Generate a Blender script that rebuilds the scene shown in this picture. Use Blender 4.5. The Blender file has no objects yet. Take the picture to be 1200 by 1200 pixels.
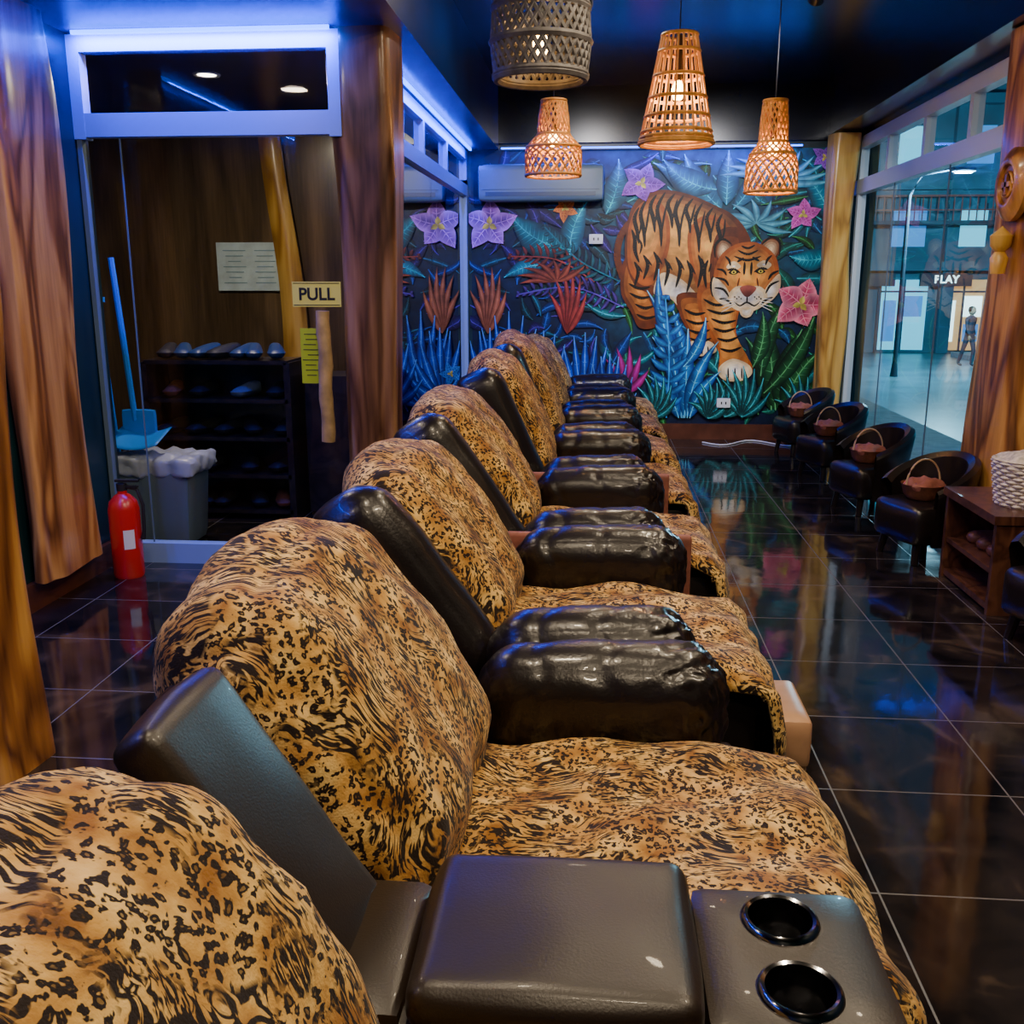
import bpy, math, random
from mathutils import Vector, Matrix, noise
from mathutils.geometry import tessellate_polygon
random.seed(7)
D=bpy.data; C=bpy.context
COL=C.scene.collection

# ---------------------------------------------------------------- materials
def newmat(name):
    m=D.materials.new(name); m.use_nodes=True
    nt=m.node_tree; b=nt.nodes['Principled BSDF']
    return m,nt,b
def pm(name,col,rough=.5,metal=0,emis=None,es=0,coat=0,sheen=0,bump=0,bscale=60,var=0,vscale=8):
    m,nt,b=newmat(name); N=nt.nodes; L=nt.links
    b.inputs['Base Color'].default_value=(*col,1); b.inputs['Roughness'].default_value=rough
    b.inputs['Metallic'].default_value=metal
    b.inputs['Coat Weight'].default_value=coat; b.inputs['Sheen Weight'].default_value=sheen
    if emis: b.inputs['Emission Color'].default_value=(*emis,1); b.inputs['Emission Strength'].default_value=es
    tc=N.new('ShaderNodeTexCoord')
    if bump:
        n=N.new('ShaderNodeTexNoise'); n.inputs['Scale'].default_value=bscale; n.inputs['Detail'].default_value=4
        L.new(tc.outputs['Object'],n.inputs['Vector'])
        bp=N.new('ShaderNodeBump'); bp.inputs['Strength'].default_value=bump; bp.inputs['Distance'].default_value=.01
        L.new(n.outputs['Fac'],bp.inputs['Height']); L.new(bp.outputs['Normal'],b.inputs['Normal'])
    if var:
        n=N.new('ShaderNodeTexNoise'); n.inputs['Scale'].default_value=vscale; n.inputs['Detail'].default_value=3
        L.new(tc.outputs['Object'],n.inputs['Vector'])
        r=N.new('ShaderNodeValToRGB')
        r.color_ramp.elements[0].position=.3; r.color_ramp.elements[1].position=.7
        r.color_ramp.elements[0].color=(*[c*(1-var) for c in col],1)
        r.color_ramp.elements[1].color=(*[min(1,c*(1+var)) for c in col],1)
        L.new(n.outputs['Fac'],r.inputs['Fac']); L.new(r.outputs['Color'],b.inputs['Base Color'])
    return m
def ramp(N,stops,interp='LINEAR'):
    r=N.new('ShaderNodeValToRGB'); cr=r.color_ramp; cr.interpolation=interp
    while len(cr.elements)<len(stops): cr.elements.new(.5)
    for e,(p,c) in zip(cr.elements,stops): e.position=p; e.color=(*c,1) if len(c)==3 else c
    return r
def mathn(nt,op,a,b=None):
    n=nt.nodes.new('ShaderNodeMath'); n.operation=op
    for i,v in enumerate((a,b)):
        if v is None: continue
        if isinstance(v,(int,float)): n.inputs[i].default_value=v
        else: nt.links.new(v,n.inputs[i])
    return n.outputs[0]

def wood_mat(name,cols,zs=.5,sc=5,rough=.35,coat=.4,turns=5,fine=60):
    m,nt,b=newmat(name); N=nt.nodes; L=nt.links
    tc=N.new('ShaderNodeTexCoord'); mp=N.new('ShaderNodeMapping')
    mp.inputs['Scale'].default_value=(sc,sc,sc*zs*.25)
    L.new(tc.outputs['Object'],mp.inputs['Vector'])
    n=N.new('ShaderNodeTexNoise'); n.inputs['Scale'].default_value=.9; n.inputs['Detail'].default_value=2; n.inputs['Distortion'].default_value=.8
    L.new(mp.outputs['Vector'],n.inputs['Vector'])
    s=mathn(nt,'MULTIPLY',n.outputs['Fac'],turns*6.28)
    s=mathn(nt,'SINE',s); s=mathn(nt,'MULTIPLY',s,.5); s=mathn(nt,'ADD',s,.5)
    s=mathn(nt,'POWER',s,.7)
    mp2=N.new('ShaderNodeMapping'); mp2.inputs['Scale'].default_value=(fine,fine,3)
    L.new(tc.outputs['Object'],mp2.inputs['Vector'])
    n2=N.new('ShaderNodeTexNoise'); n2.inputs['Scale'].default_value=1.2; n2.inputs['Detail'].default_value=3; n2.inputs['Distortion'].default_value=.3
    L.new(mp2.outputs['Vector'],n2.inputs['Vector'])
    g=mathn(nt,'MULTIPLY',n2.outputs['Fac'],.5); s=mathn(nt,'MULTIPLY',s,.7)
    s=mathn(nt,'ADD',s,g); s=mathn(nt,'SUBTRACT',s,.12)
    r=ramp(N,[(0,cols[0]),(.45,cols[1]),(1,cols[2])])
    L.new(s,r.inputs['Fac']); L.new(r.outputs['Color'],b.inputs['Base Color'])
    b.inputs['Roughness'].default_value=rough; b.inputs['Coat Weight'].default_value=coat
    b.inputs['Coat Roughness'].default_value=.15
    return m

def leopard():
    m,nt,b=newmat('animal_print_fleece'); N=nt.nodes; L=nt.links
    tc=N.new('ShaderNodeTexCoord')
    def warp(P,sc,amt):
        nd=N.new('ShaderNodeTexNoise'); nd.inputs['Scale'].default_value=sc; nd.inputs['Detail'].default_value=1
        L.new(P,nd.inputs['Vector'])
        vm=N.new('ShaderNodeVectorMath'); vm.operation='SCALE'; vm.inputs['Scale'].default_value=amt
        L.new(nd.outputs['Color'],vm.inputs[0])
        va=N.new('ShaderNodeVectorMath'); va.operation='ADD'
        L.new(P,va.inputs[0]); L.new(vm.outputs[0],va.inputs[1]); return va.outputs[0]
    P0=tc.outputs['Object']; P1=warp(P0,26,.022); P2=warp(warp(P0,4.5,.22),24,.018)
    nb=N.new('ShaderNodeTexNoise'); nb.inputs['Scale'].default_value=150; nb.inputs['Detail'].default_value=1
    L.new(P1,nb.inputs['Vector'])
    vo=N.new('ShaderNodeTexVoronoi'); vo.inputs['Scale'].default_value=78; L.new(P1,vo.inputs['Vector'])
    a=mathn(nt,'MULTIPLY',nb.outputs['Fac'],.9); a=mathn(nt,'ADD',vo.outputs['Distance'],a)
    ra=ramp(N,[(.0,(.65,.65,.65)),(.54,(.7,.7,.7)),(.60,(1,1,1)),(.87,(1,1,1)),(.95,(0,0,0))])
    L.new(a,ra.inputs['Fac'])
    mp=N.new('ShaderNodeMapping'); mp.inputs['Scale'].default_value=(42,150,42); L.new(P2,mp.inputs['Vector'])
    n3=N.new('ShaderNodeTexNoise'); n3.inputs['Scale'].default_value=1; n3.inputs['Detail'].default_value=1.6; n3.inputs['Distortion'].default_value=.7
    L.new(mp.outputs['Vector'],n3.inputs['Vector'])
    rb=ramp(N,[(.0,(0,0,0)),(.455,(0,0,0)),(.49,(.6,.6,.6)),(.52,(1,1,1))]); L.new(n3.outputs['Fac'],rb.inputs['Fac'])
    nm=N.new('ShaderNodeTexNoise'); nm.inputs['Scale'].default_value=9; nm.inputs['Detail'].default_value=1
    L.new(P0,nm.inputs['Vector'])
    rm=ramp(N,[(.47,(0,0,0)),(.52,(1,1,1))]); L.new(nm.outputs['Fac'],rm.inputs['Fac'])
    mx=N.new('ShaderNodeMix'); mx.data_type='RGBA'
    L.new(rm.outputs['Color'],mx.inputs[0]); L.new(ra.outputs['Color'],mx.inputs[6]); L.new(rb.outputs['Color'],mx.inputs[7])
    nt2=N.new('ShaderNodeTexNoise'); nt2.inputs['Scale'].default_value=15; nt2.inputs['Detail'].default_value=3
    L.new(P0,nt2.inputs['Vector'])
    rt=ramp(N,[(.34,(.28,.115,.020)),(.5,(.56,.30,.070)),(.66,(.82,.53,.18))]); L.new(nt2.outputs['Fac'],rt.inputs['Fac'])
    m2=N.new('ShaderNodeMix'); m2.data_type='RGBA'
    L.new(mx.outputs[2],m2.inputs[0]); L.new(rt.outputs['Color'],m2.inputs[6]); m2.inputs[7].default_value=(.012,.005,.003,1)
    L.new(m2.outputs[2],b.inputs['Base Color'])
    b.inputs['Roughness'].default_value=.8; b.inputs['Sheen Weight'].default_value=.08
    b.inputs['Specular IOR Level'].default_value=.25
    n4=N.new('ShaderNodeTexNoise'); n4.inputs['Scale'].default_value=240
    L.new(P0,n4.inputs['Vector'])
    bp=N.new('ShaderNodeBump'); bp.inputs['Strength'].default_value=.3; bp.inputs['Distance'].default_value=.005
    L.new(n4.outputs['Fac'],bp.inputs['Height']); L.new(bp.outputs['Normal'],b.inputs['Normal'])
    return m

def glass_mat(name,tint=(1,1,1),k=1.0):
    m=D.materials.new(name); m.use_nodes=True; nt=m.node_tree; N=nt.nodes; L=nt.links
    N.remove(N['Principled BSDF']); out=N['Material Output']
    t=N.new('ShaderNodeBsdfTransparent'); t.inputs[0].default_value=(*tint,1)
    g=N.new('ShaderNodeBsdfGlossy'); g.inputs['Roughness'].default_value=.02
    lw=N.new('ShaderNodeLayerWeight'); lw.inputs['Blend'].default_value=.5
    f=mathn(nt,'POWER',lw.outputs['Facing'],5.0); f=mathn(nt,'MULTIPLY',f,.96*k); f=mathn(nt,'ADD',f,.04*k)
    f=mathn(nt,'MINIMUM',f,1)
    mx=N.new('ShaderNodeMixShader'); L.new(f,mx.inputs[0]); L.new(t.outputs[0],mx.inputs[1]); L.new(g.outputs[0],mx.inputs[2])
    L.new(mx.outputs[0],out.inputs['Surface'])
    return m

def tile_mat():
    m,nt,b=newmat('black_granite_tiles'); N=nt.nodes; L=nt.links
    tc=N.new('ShaderNodeTexCoord'); sp=N.new('ShaderNodeSeparateXYZ'); L.new(tc.outputs['Object'],sp.inputs[0])
    def line(o,off):
        a=mathn(nt,'SUBTRACT',o,off); a=mathn(nt,'DIVIDE',a,.52); a=mathn(nt,'FRACT',a)
        a=mathn(nt,'SUBTRACT',a,.5); a=mathn(nt,'ABSOLUTE',a); return mathn(nt,'GREATER_THAN',a,.5-.0050)
    lx=line(sp.outputs[0],.685+.95-5.2+.0); ly=line(sp.outputs[1],2.2-3.975-5.2)
    l=mathn(nt,'MAXIMUM',lx,ly)
    n=N.new('ShaderNodeTexNoise'); n.inputs['Scale'].default_value=3.2; n.inputs['Detail'].default_value=6; n.inputs['Distortion'].default_value=1.2
    L.new(tc.outputs['Object'],n.inputs['Vector'])
    r=ramp(N,[(.35,(.004,.004,.006)),(.6,(.020,.015,.015)),(.75,(.09,.06,.04))]); L.new(n.outputs['Fac'],r.inputs['Fac'])
    mx=N.new('ShaderNodeMix'); mx.data_type='RGBA'; L.new(l,mx.inputs[0]); L.new(r.outputs['Color'],mx.inputs[6]); mx.inputs[7].default_value=(.11,.10,.10,1)
    L.new(mx.outputs[2],b.inputs['Base Color'])
    rr=mathn(nt,'MULTIPLY',n.outputs['Fac'],.10); rr=mathn(nt,'ADD',rr,.02); rr2=mathn(nt,'MULTIPLY',l,.4); rr=mathn(nt,'ADD',rr,rr2)
    L.new(rr,b.inputs['Roughness']); b.inputs['Specular IOR Level'].default_value=1.0
    n2=N.new('ShaderNodeTexNoise'); n2.inputs['Scale'].default_value=4; L.new(tc.outputs['Object'],n2.inputs['Vector'])
    bp=N.new('ShaderNodeBump'); bp.inputs['Strength'].default_value=.06; bp.inputs['Distance'].default_value=.02
    L.new(n2.outputs['Fac'],bp.inputs['Height']); L.new(bp.outputs['Normal'],b.inputs['Normal'])
    return m

def mural_mat():
    m,nt,b=newmat('mural_paint'); N=nt.nodes; L=nt.links
    a=N.new('ShaderNodeAttribute'); a.attribute_name='Col'
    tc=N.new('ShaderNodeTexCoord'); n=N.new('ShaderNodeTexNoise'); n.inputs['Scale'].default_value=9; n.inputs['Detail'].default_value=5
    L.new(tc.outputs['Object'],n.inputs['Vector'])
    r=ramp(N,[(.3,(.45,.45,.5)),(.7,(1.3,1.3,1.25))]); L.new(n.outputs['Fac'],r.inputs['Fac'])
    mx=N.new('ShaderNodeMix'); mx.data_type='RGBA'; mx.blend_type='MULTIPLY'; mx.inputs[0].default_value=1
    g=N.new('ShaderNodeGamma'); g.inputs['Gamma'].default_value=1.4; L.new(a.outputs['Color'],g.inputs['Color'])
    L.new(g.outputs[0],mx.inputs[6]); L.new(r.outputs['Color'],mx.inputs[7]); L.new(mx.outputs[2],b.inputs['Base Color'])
    b.inputs['Roughness'].default_value=.45; b.inputs['Specular IOR Level'].default_value=.3
    return m

M={}
M['leo']=leopard()
M['leather']=pm('dark_leather',(.009,.006,.006),.30,coat=.15,bump=.10,bscale=110)
M['leather2']=pm('console_leather',(.016,.009,.005),.38,coat=.04,bump=.06,bscale=260)
M['dark']=pm('dark_plastic',(.012,.012,.014),.35)
M['chrome']=pm('dark_chrome',(.22,.22,.24),.14,metal=1)
M['white']=pm('white_frame_led_tint',(.26,.40,.82),.35)  # white frame; the blue of the LED glow is put into its colour
M['whitep']=pm('white_plastic',(.75,.75,.75),.4)
M['acp']=pm('grey_white_plastic',(.13,.20,.27),.4)
M['ceil']=pm('black_ceiling_led_tint',(.004,.009,.022),.22,var=.4,vscale=2)  # black ceiling, with blue LED light tinted into the base colour
M['soff']=pm('soffit_led_tint',(.006,.030,.20),.28,var=.3,vscale=2)  # LED glow on the soffit painted in as a blue base
M['wallg']=pm('dark_green_wall',(.006,.030,.038),.35,var=.4,vscale=2)
M['base']=pm('red_brown_wood_trim',(.09,.028,.015),.3,var=.3)
M['wood']=wood_mat('golden_wood',[(.07,.020,.006),(.34,.13,.030),(.74,.38,.10)],sc=4,zs=.8,turns=4,fine=45)
M['woodd']=wood_mat('black_brown_wood',[(.008,.006,.006),(.018,.012,.010),(.035,.022,.016)],zs=4)
M['woodc']=wood_mat('cabinet_wood',[(.035,.012,.007),(.08,.028,.014),(.13,.05,.024)],zs=4)
M['wood3']=wood_mat('brown_trunk_wood',[(.05,.018,.010),(.22,.10,.05),(.46,.25,.14)],sc=4,zs=.8,turns=4,fine=45)
M['panel']=wood_mat('room_panel_wood',[(.05,.032,.018),(.14,.09,.048),(.30,.19,.10)],zs=.6,sc=3,turns=1.4,rough=.3)
M['yel']=wood_mat('yellow_wood',[(.26,.11,.015),(.58,.31,.05),(.80,.50,.12)],sc=4,zs=.8,turns=4)
M['glass']=glass_mat('clear_glass',(.92,.96,1),.9)
M['glassw']=glass_mat('shop_window_glass',(.92,.97,1),.9)
M['glass2']=glass_mat('partition_glass',(.30,.38,.5),2.2)
M['tile']=tile_mat(); M['mural']=mural_mat()
M['led']=pm('blue_led',(.0,.02,.1),.5,emis=(.0,.10,1.0),es=11)
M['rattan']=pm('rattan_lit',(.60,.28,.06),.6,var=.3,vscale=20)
M['rattang']=pm('grey_bamboo_weave',(.13,.12,.12),.6,var=.4,vscale=20)
M['bulb']=pm('warm_bulb',(1,.8,.5),.5,emis=(1,.50,.13),es=45)
M['down']=pm('downlight_lens',(1,.95,.85),.5,emis=(1,.85,.65),es=14)
M['red']=pm('extinguisher_red',(.62,.02,.015),.25,coat=.5)
M['blue']=pm('blue_plastic',(.01,.25,.95),.35)
M['slate']=pm('slate_blue_rubber',(.02,.05,.10),.4)
M['grey']=pm('grey_plastic',(.12,.17,.22),.45)
M['bag']=pm('bin_liner',(.42,.46,.55),.3)
M['yellow']=pm('yellow_sign',(.85,.82,.16),.5)
M['lime']=pm('lime_notice',(.55,.72,.03),.5)
M['ink']=pm('black_ink',(.01,.01,.01),.6)
M['paper']=pm('laminated_paper',(.60,.76,.84),.3,var=.15,vscale=9)
M['printc']=pm('pale_print',(.25,.42,.55),.5)
M['bamboo']=pm('bamboo_pole',(.50,.34,.16),.4,var=.35,vscale=12)
M['basket']=pm('white_woven_basket',(.60,.52,.42),.7,var=.35,vscale=40)
M['bbask']=pm('brown_rattan',(.16,.055,.025),.5,var=.4,vscale=30)
M['hoop']=pm('pale_cane_hoop',(.50,.33,.18),.5)
M['towel_or_panel']=pm('pink_brown_cloth_leather',(.30,.10,.07),.6,var=.3,vscale=20)
M['tan']=pm('tan_leather',(.50,.28,.16),.4,var=.15)
M['asph']=pm('asphalt',(.10,.19,.23),.30,var=.3,vscale=1)
M['kerb']=pm('concrete',(.22,.30,.34),.8,var=.2)
M['bld']=pm('building_wall',(.05,.13,.19),.8,var=.3,vscale=.6)
M['bld2']=pm('building_wall_dark',(.03,.05,.08),.8,var=.3,vscale=.6)
M['shop']=pm('shop_light',(.1,.4,.5),.5,emis=(.08,.60,.85),es=1.5)
M['shopw']=pm('shop_warm',(.9,.9,.8),.5,emis=(.65,.97,1),es=3.0)
M['shopb']=pm('shop_blue',(.1,.3,.6),.5,emis=(.02,.18,.55),es=1.1)
M['shopy']=pm('shop_amber',(.6,.4,.2),.5,emis=(.9,.45,.15),es=.8)
M['rail']=pm('balcony_rail_red',(.25,.05,.04),.5)
M['plant']=pm('plant_leaves',(.02,.10,.03),.5)
M['skin']=pm('skin',(.42,.24,.16),.5)
M['shirt']=pm('dark_shirt',(.03,.035,.06),.8)

# ---------------------------------------------------------------- mesh builder
class MB:
    def __init__(s): s.v=[]; s.f=[]; s.m=[]
    def add(s,v,f,mi=0,M=None):
        o=len(s.v)
        s.v+= [tuple((M@Vector(p)) if M else p) for p in v]
        s.f+= [tuple(i+o for i in q) for q in f]; s.m+=[mi]*len(f); return s
    def box(s,c,h,mi=0,M=None):
        v=[(c[0]+a*h[0],c[1]+b*h[1],c[2]+d*h[2]) for a in(-1,1) for b in(-1,1) for d in(-1,1)]
        f=[(0,1,3,2),(4,6,7,5),(0,4,5,1),(2,3,7,6),(0,2,6,4),(1,5,7,3)]
        return s.add(v,f,mi,M)
    def rect(s,a,b,mi=0):
        if abs(a[0]-b[0])<1e-9: v=[a,(a[0],b[1],a[2]),b,(a[0],a[1],b[2])]
        elif abs(a[1]-b[1])<1e-9: v=[a,(b[0],a[1],a[2]),b,(a[0],a[1],b[2])]
        else: v=[a,(b[0],a[1],a[2]),b,(a[0],b[1],a[2])]
        return s.add(v,[(0,1,2,3)],mi)
    def rbox(s,c,h,r,n=(6,6,6),puff=0,fn=None,mi=0,M=None):
        idx={}; v=[]; f=[]
        def t(i,n): 
            a=-1+2*i/n; return .6*math.sin(math.pi/2*a)+.4*a
        def V(i,j,k):
            q=(i,j,k)
            if q in idx: return idx[q]
            u=(t(i,n[0]),t(j,n[1]),t(k,n[2])); p=Vector([u[a]*h[a] for a in range(3)])
            core=Vector([max(-(h[a]-r),min(h[a]-r,p[a])) for a in range(3)])
            d=p-core
            if d.length>1e-9: d.normalize()
            p2=core+d*r
            if puff:
                for a in range(3):
                    if q[a] in (0,n[a]):
                        b_,c_=(a+1)%3,(a+2)%3
                        p2[a]+= (1 if q[a] else -1)*puff*(1-u[b_]**2)*(1-u[c_]**2)
            p2=p2+Vector(c)
            if fn: p2=fn(p2,u,d)
            idx[q]=len(v); v.append(tuple(p2)); return idx[q]
        for a in range(3):
            b_,c_=(a+1)%3,(a+2)%3
            for e in (0,n[a]):
                for i in range(n[b_]):
                    for j in range(n[c_]):
                        qs=[]
                        for (di,dj) in ((0,0),(1,0),(1,1),(0,1)):
                            q=[0,0,0]; q[a]=e; q[b_]=i+di; q[c_]=j+dj; qs.append(V(*q))
                        f.append(tuple(qs if e else qs[::-1]))
        return s.add(v,f,mi,M)
    def lathe(s,prof,c=(0,0,0),seg=24,mi=0,M=None,cap=False):
        v=[];f=[]
        for r,z in prof:
            for j in range(seg):
                a=2*math.pi*j/seg; v.append((c[0]+r*math.cos(a),c[1]+r*math.sin(a),c[2]+z))
        for i in range(len(prof)-1):
            for j in range(seg):
                k=(j+1)%seg; f.append((i*seg+j,i*seg+k,(i+1)*seg+k,(i+1)*seg+j))
        if cap:
            f.append(tuple(range(seg))[::-1]); f.append(tuple((len(prof)-1)*seg+j for j in range(seg)))
        return s.add(v,f,mi,M)
    def tube(s,pts,r,seg=8,mi=0,M=None,closed=False):
        pts=[Vector(p) for p in pts]; v=[];f=[];n=len(pts)
        for i,p in enumerate(pts):
            a=pts[(i-1)%n] if (i or closed) else p; b=pts[(i+1)%n] if (i<n-1 or closed) else p
            t=(b-a).normalized(); up=Vector((0,0,1)) if abs(t.z)<.9 else Vector((1,0,0))
            x=t.cross(up).normalized(); y=x.cross(t)
            rr=r[i] if isinstance(r,(list,tuple)) else r
            for j in range(seg):
                an=2*math.pi*j/seg; v.append(tuple(p+x*rr*math.cos(an)+y*rr*math.sin(an)))
        for i in range(n if closed else n-1):
            for j in range(seg):
                k=(j+1)%seg; i2=(i+1)%n
                f.append((i*seg+j,i*seg+k,i2*seg+k,i2*seg+j))
        if not closed: f.append(tuple(range(seg))[::-1]); f.append(tuple((n-1)*seg+j for j in range(seg)))
        return s.add(v,f,mi,M)
    def grid(s,fn,nu,nv,mi=0):
        v=[fn(i/nu,j/nv) for i in range(nu+1) for j in range(nv+1)]
        f=[(i*(nv+1)+j,(i+1)*(nv+1)+j,(i+1)*(nv+1)+j+1,i*(nv+1)+j+1) for i in range(nu) for j in range(nv)]
        return s.add(v,f,mi)
    def obj(s,name,mats,parent=None,smooth=True,loc=(0,0,0),solid=0):
        me=D.meshes.new(name); me.from_pydata(s.v,[],s.f)
        for m in mats: me.materials.append(M[m])
        me.polygons.foreach_set('material_index',s.m)
        me.update()
        o=D.objects.new(name,me); COL.objects.link(o); o.location=loc
        if smooth:
            me.polygons.foreach_set('use_smooth',[True]*len(me.polygons))
            try: me.set_sharp_from_angle(angle=math.radians(42))
            except Exception: pass
        if solid:
            md=o.modifiers.new('solid','SOLIDIFY'); md.thickness=solid
        if parent: o.parent=parent
        return o
def empty(name,loc=(0,0,0),rot=0):
    e=D.objects.new(name,None); COL.objects.link(e); e.location=loc; e.rotation_euler=(0,0,rot); e.empty_display_size=.1; return e
def light(name,typ,loc,energy,color,parent=None,size=.2,rot=(0,0,0),size_y=None,spot=None,soft=.05):
    l=D.lights.new(name,typ); l.energy=energy; l.color=color
    if typ=='AREA':
        l.size=size
        if size_y: l.shape='RECTANGLE'; l.size_y=size_y
        else: l.shape='DISK'
    else: l.shadow_soft_size=soft
    if spot: l.spot_size=spot; l.spot_blend=.8
    o=D.objects.new(name,l); COL.objects.link(o); o.location=loc; o.rotation_euler=rot
    if parent: o.parent=parent
    return o
def box(name,lo,hi,mat,parent=None,bev=0):
    c=[(a+b)/2 for a,b in zip(lo,hi)]; h=[(b-a)/2 for a,b in zip(lo,hi)]
    mb=MB().box((0,0,0),h); o=mb.obj(name,[mat],parent,smooth=False,loc=c)
    return o
def text(name,s,loc,size,mat,parent,rot=(math.pi/2,0,0),ext=.001,bold=0,sx=1):
    c=D.curves.new(name,'FONT'); c.body=s; c.size=size; c.extrude=ext; c.align_x='CENTER'; c.align_y='CENTER'; c.offset=bold
    c.materials.append(M[mat]); o=D.objects.new(name,c); COL.objects.link(o); o.location=loc; o.rotation_euler=rot; o.scale=(sx,1,1)
    if parent: o.parent=parent
    return o
def nz(p,s,o=0): return noise.noise(Vector((p[0]*s+o,p[1]*s-o,p[2]*s+o*.5)))

# ---------------------------------------------------------------- room constants
YF=9.55; XL=-1.26; XR=2.30; YG=5.0; XLL=-2.60; CZ=2.67; CZ2=3.20; YB=-1.6
box('floor',(-4.2,YB,-.1),(XR+.1,YF+.1,0),'tile')
box('wall_far',(-4.2,YF,0),(XR+.2,YF+.12,3.3),'wallg')
box('wall_left',(XLL-.1,YB,0),(XLL,YG+.05,CZ),'wallg')
box('wall_back',(-4.2,YB-.1,0),(XR+.2,YB,3.3),'wallg')
box('wall_right',(XR,YB,0),(XR+.12,5.75,CZ2),'wallg')
box('wall_right_header',(XR,5.75,2.72),(XR+.12,YF,CZ2),'ceil')
box('wall_right_sill',(XR,5.75,0),(XR+.12,YF,.12),'base')
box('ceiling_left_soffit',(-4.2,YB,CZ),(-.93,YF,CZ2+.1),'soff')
box('ceiling_right_soffit',(2.04,YB,2.76),(XR+.1,YF,CZ2+.1),'ceil')
box('ceiling',(-.93,YB,CZ2),(2.04,YF,CZ2+.1),'ceil')
box('wall_far_upper_band',(-.93,YF-.06,2.72),(2.04,YF,CZ2),'ceil')
box('wall_inner_back',(-4.1,7.6,0),(XL,7.7,CZ),'panel')
box('wall_inner_left',(-4.1,YG+.05,0),(-4.0,7.6,CZ),'panel')
box('wall_inner_front',(-4.1,YG,0),(XLL,YG+.1,CZ),'wallg')
box('baseboard_left',(XLL,YB,0),(XLL+.03,YG-.05,.13),'base')
box('baseboard_far',(XL+.05,YF-.03,0),(XR-.3,YF,.15),'base')
fr=empty('window_1')
mb=MB()
for z0,z1 in ((0,.11),(2.19,2.30),(2.58,2.66)):
    mb.box(((XLL+XL)/2,YG,(z0+z1)/2),((XL-XLL)/2,.035,(z1-z0)/2))
for x in (XLL+.03,XL-.02): mb.box((x,YG,2.42),(.03,.036,.24))
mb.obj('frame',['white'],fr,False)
g=MB(); g.rect((XLL,YG,.11),(XL,YG,2.19)); g.rect((XLL,YG,2.30),(XL,YG,2.58)); g.obj('glass',['glass'],fr,False)
g=MB(); g.box((-2.38,YG-.008,1.15),(.003,.004,1.04)); g.box((XLL+.02,YG-.01,1.15),(.012,.02,1.04)); g.obj('seam',['acp'],fr,False)
fr=empty('window_2'); mb=MB()
y0=YG+.4
for z0,z1 in ((0,.1),(2.26,2.36),(2.58,2.66)):
    mb.box((XL,(y0+YF)/2,(z0+z1)/2),(.035,(YF-y0)/2,(z1-z0)/2))
for y in (YF-.04,8.3,7.2,6.3): mb.box((XL,y,2.47),(.034,.03,.18))
mb.box((XL,YF-.04,1.2),(.034,.03,1.2))
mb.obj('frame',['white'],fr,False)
g=MB(); g.rect((XL,y0,.1),(XL,YF,2.26)); g.rect((XL,y0,2.36),(XL,YF,2.58)); g.obj('glass',['glass2'],fr,False)
box('wall_inner_side',(-2.3,7.7,0),(-2.2,YF,CZ),'wallg')
fr=empty('window_3'); mb=MB()
xw=XR+.02
for z0,z1 in ((.12,.19),(2.24,2.36),(2.62,2.72)): mb.box((xw,(5.75+YF)/2,(z0+z1)/2),(.04,(YF-5.75)/2,(z1-z0)/2))
for y in (5.8,6.7,7.6,8.5,YF-.2): mb.box((xw,y,2.49),(.035,.03,.13))
for y in (5.8,YF-.2): mb.box((xw,y,1.2),(.035,.03,1.04))
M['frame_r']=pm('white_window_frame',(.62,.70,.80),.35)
mb.obj('frame',['frame_r'],fr,False)
g=MB(); g.rect((xw,5.75,.19),(xw,YF,2.24)); g.rect((xw,5.75,2.36),(xw,YF,2.62)); g.obj('glass',['glassw'],fr,False)
g=MB(); 
for y in (7.05,8.3): g.box((xw-.012,y,1.2),(.004,.005,1.04))
g.obj('seam',['acp'],fr,False)
BLUE=(.0,.05,1.0)
def led(c,h,glows):
    e=empty('led_strip',c); MB().box((0,0,0),h).obj('diode_strip',['led'],e,False)
    for (off,rot,sx,sy,en) in glows:
        light('led_glow','AREA',off,en,BLUE,e,size=sx,size_y=sy,rot=rot)
led(((XLL+XL)/2+.02,YG-.085,CZ-.014),((XL-XLL)/2-.04,.009,.009),[((0,-.012,-.015),(math.radians(10),0,0),1.25,.02,42),((0,-.02,-.03),(math.radians(150),0,0),1.25,.02,9)])
led((XL+.085,7.45,CZ-.014),(.009,1.95,.009),[((.01,0,-.014),(0,0,0),.02,3.8,50),((.02,0,-.03),(0,math.radians(160),0),.02,3.8,10)])
led((XLL+.03,1.9,CZ-.014),(.009,2.1,.009),[((.01,0,-.014),(0,0,0),.02,4.1,60),((.02,0,-.03),(0,math.radians(160),0),.02,4.1,14)])
led((.45,YF-.10,2.67),(1.35,.006,.006),[((0,-.01,-.012),(0,0,0),2.6,.02,20)])
# ---------------------------------------------------------------- wood pillars
def pillar(name,c,hx,hy,z0,z1,mat,seed,amp=.18,ridge=.025,lean=0,top=1.0):
    mb=MB(); seg=56
    def fn(i,j):
        a=2*math.pi*j; z=z0+(z1-z0)*i
        ca,sa=math.cos(a),math.sin(a); e=.5
        x=math.copysign(abs(ca)**e,ca)*hx; y=math.copysign(abs(sa)**e,sa)*hy
        fl=(1+amp*noise.noise(Vector((seed,z*.9,0)))*1.6+amp*.6*math.exp(-(z-z0)*3))*(1+(top-1)*i)
        rr=ridge*(noise.noise(Vector((ca*1.6+seed,sa*1.6,z*.8)))+.12*math.sin(a*4+z*1.8+seed))
        sh=.05*noise.noise(Vector((seed+9,z*.8,3)))
        return (x*fl+rr*ca+sh*(hx>.1),y*fl+rr*sa+sh+lean*i,z)
    mb.grid(fn,44,seg)
    return mb.obj(name,[mat],loc=(c[0],c[1],0))
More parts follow.
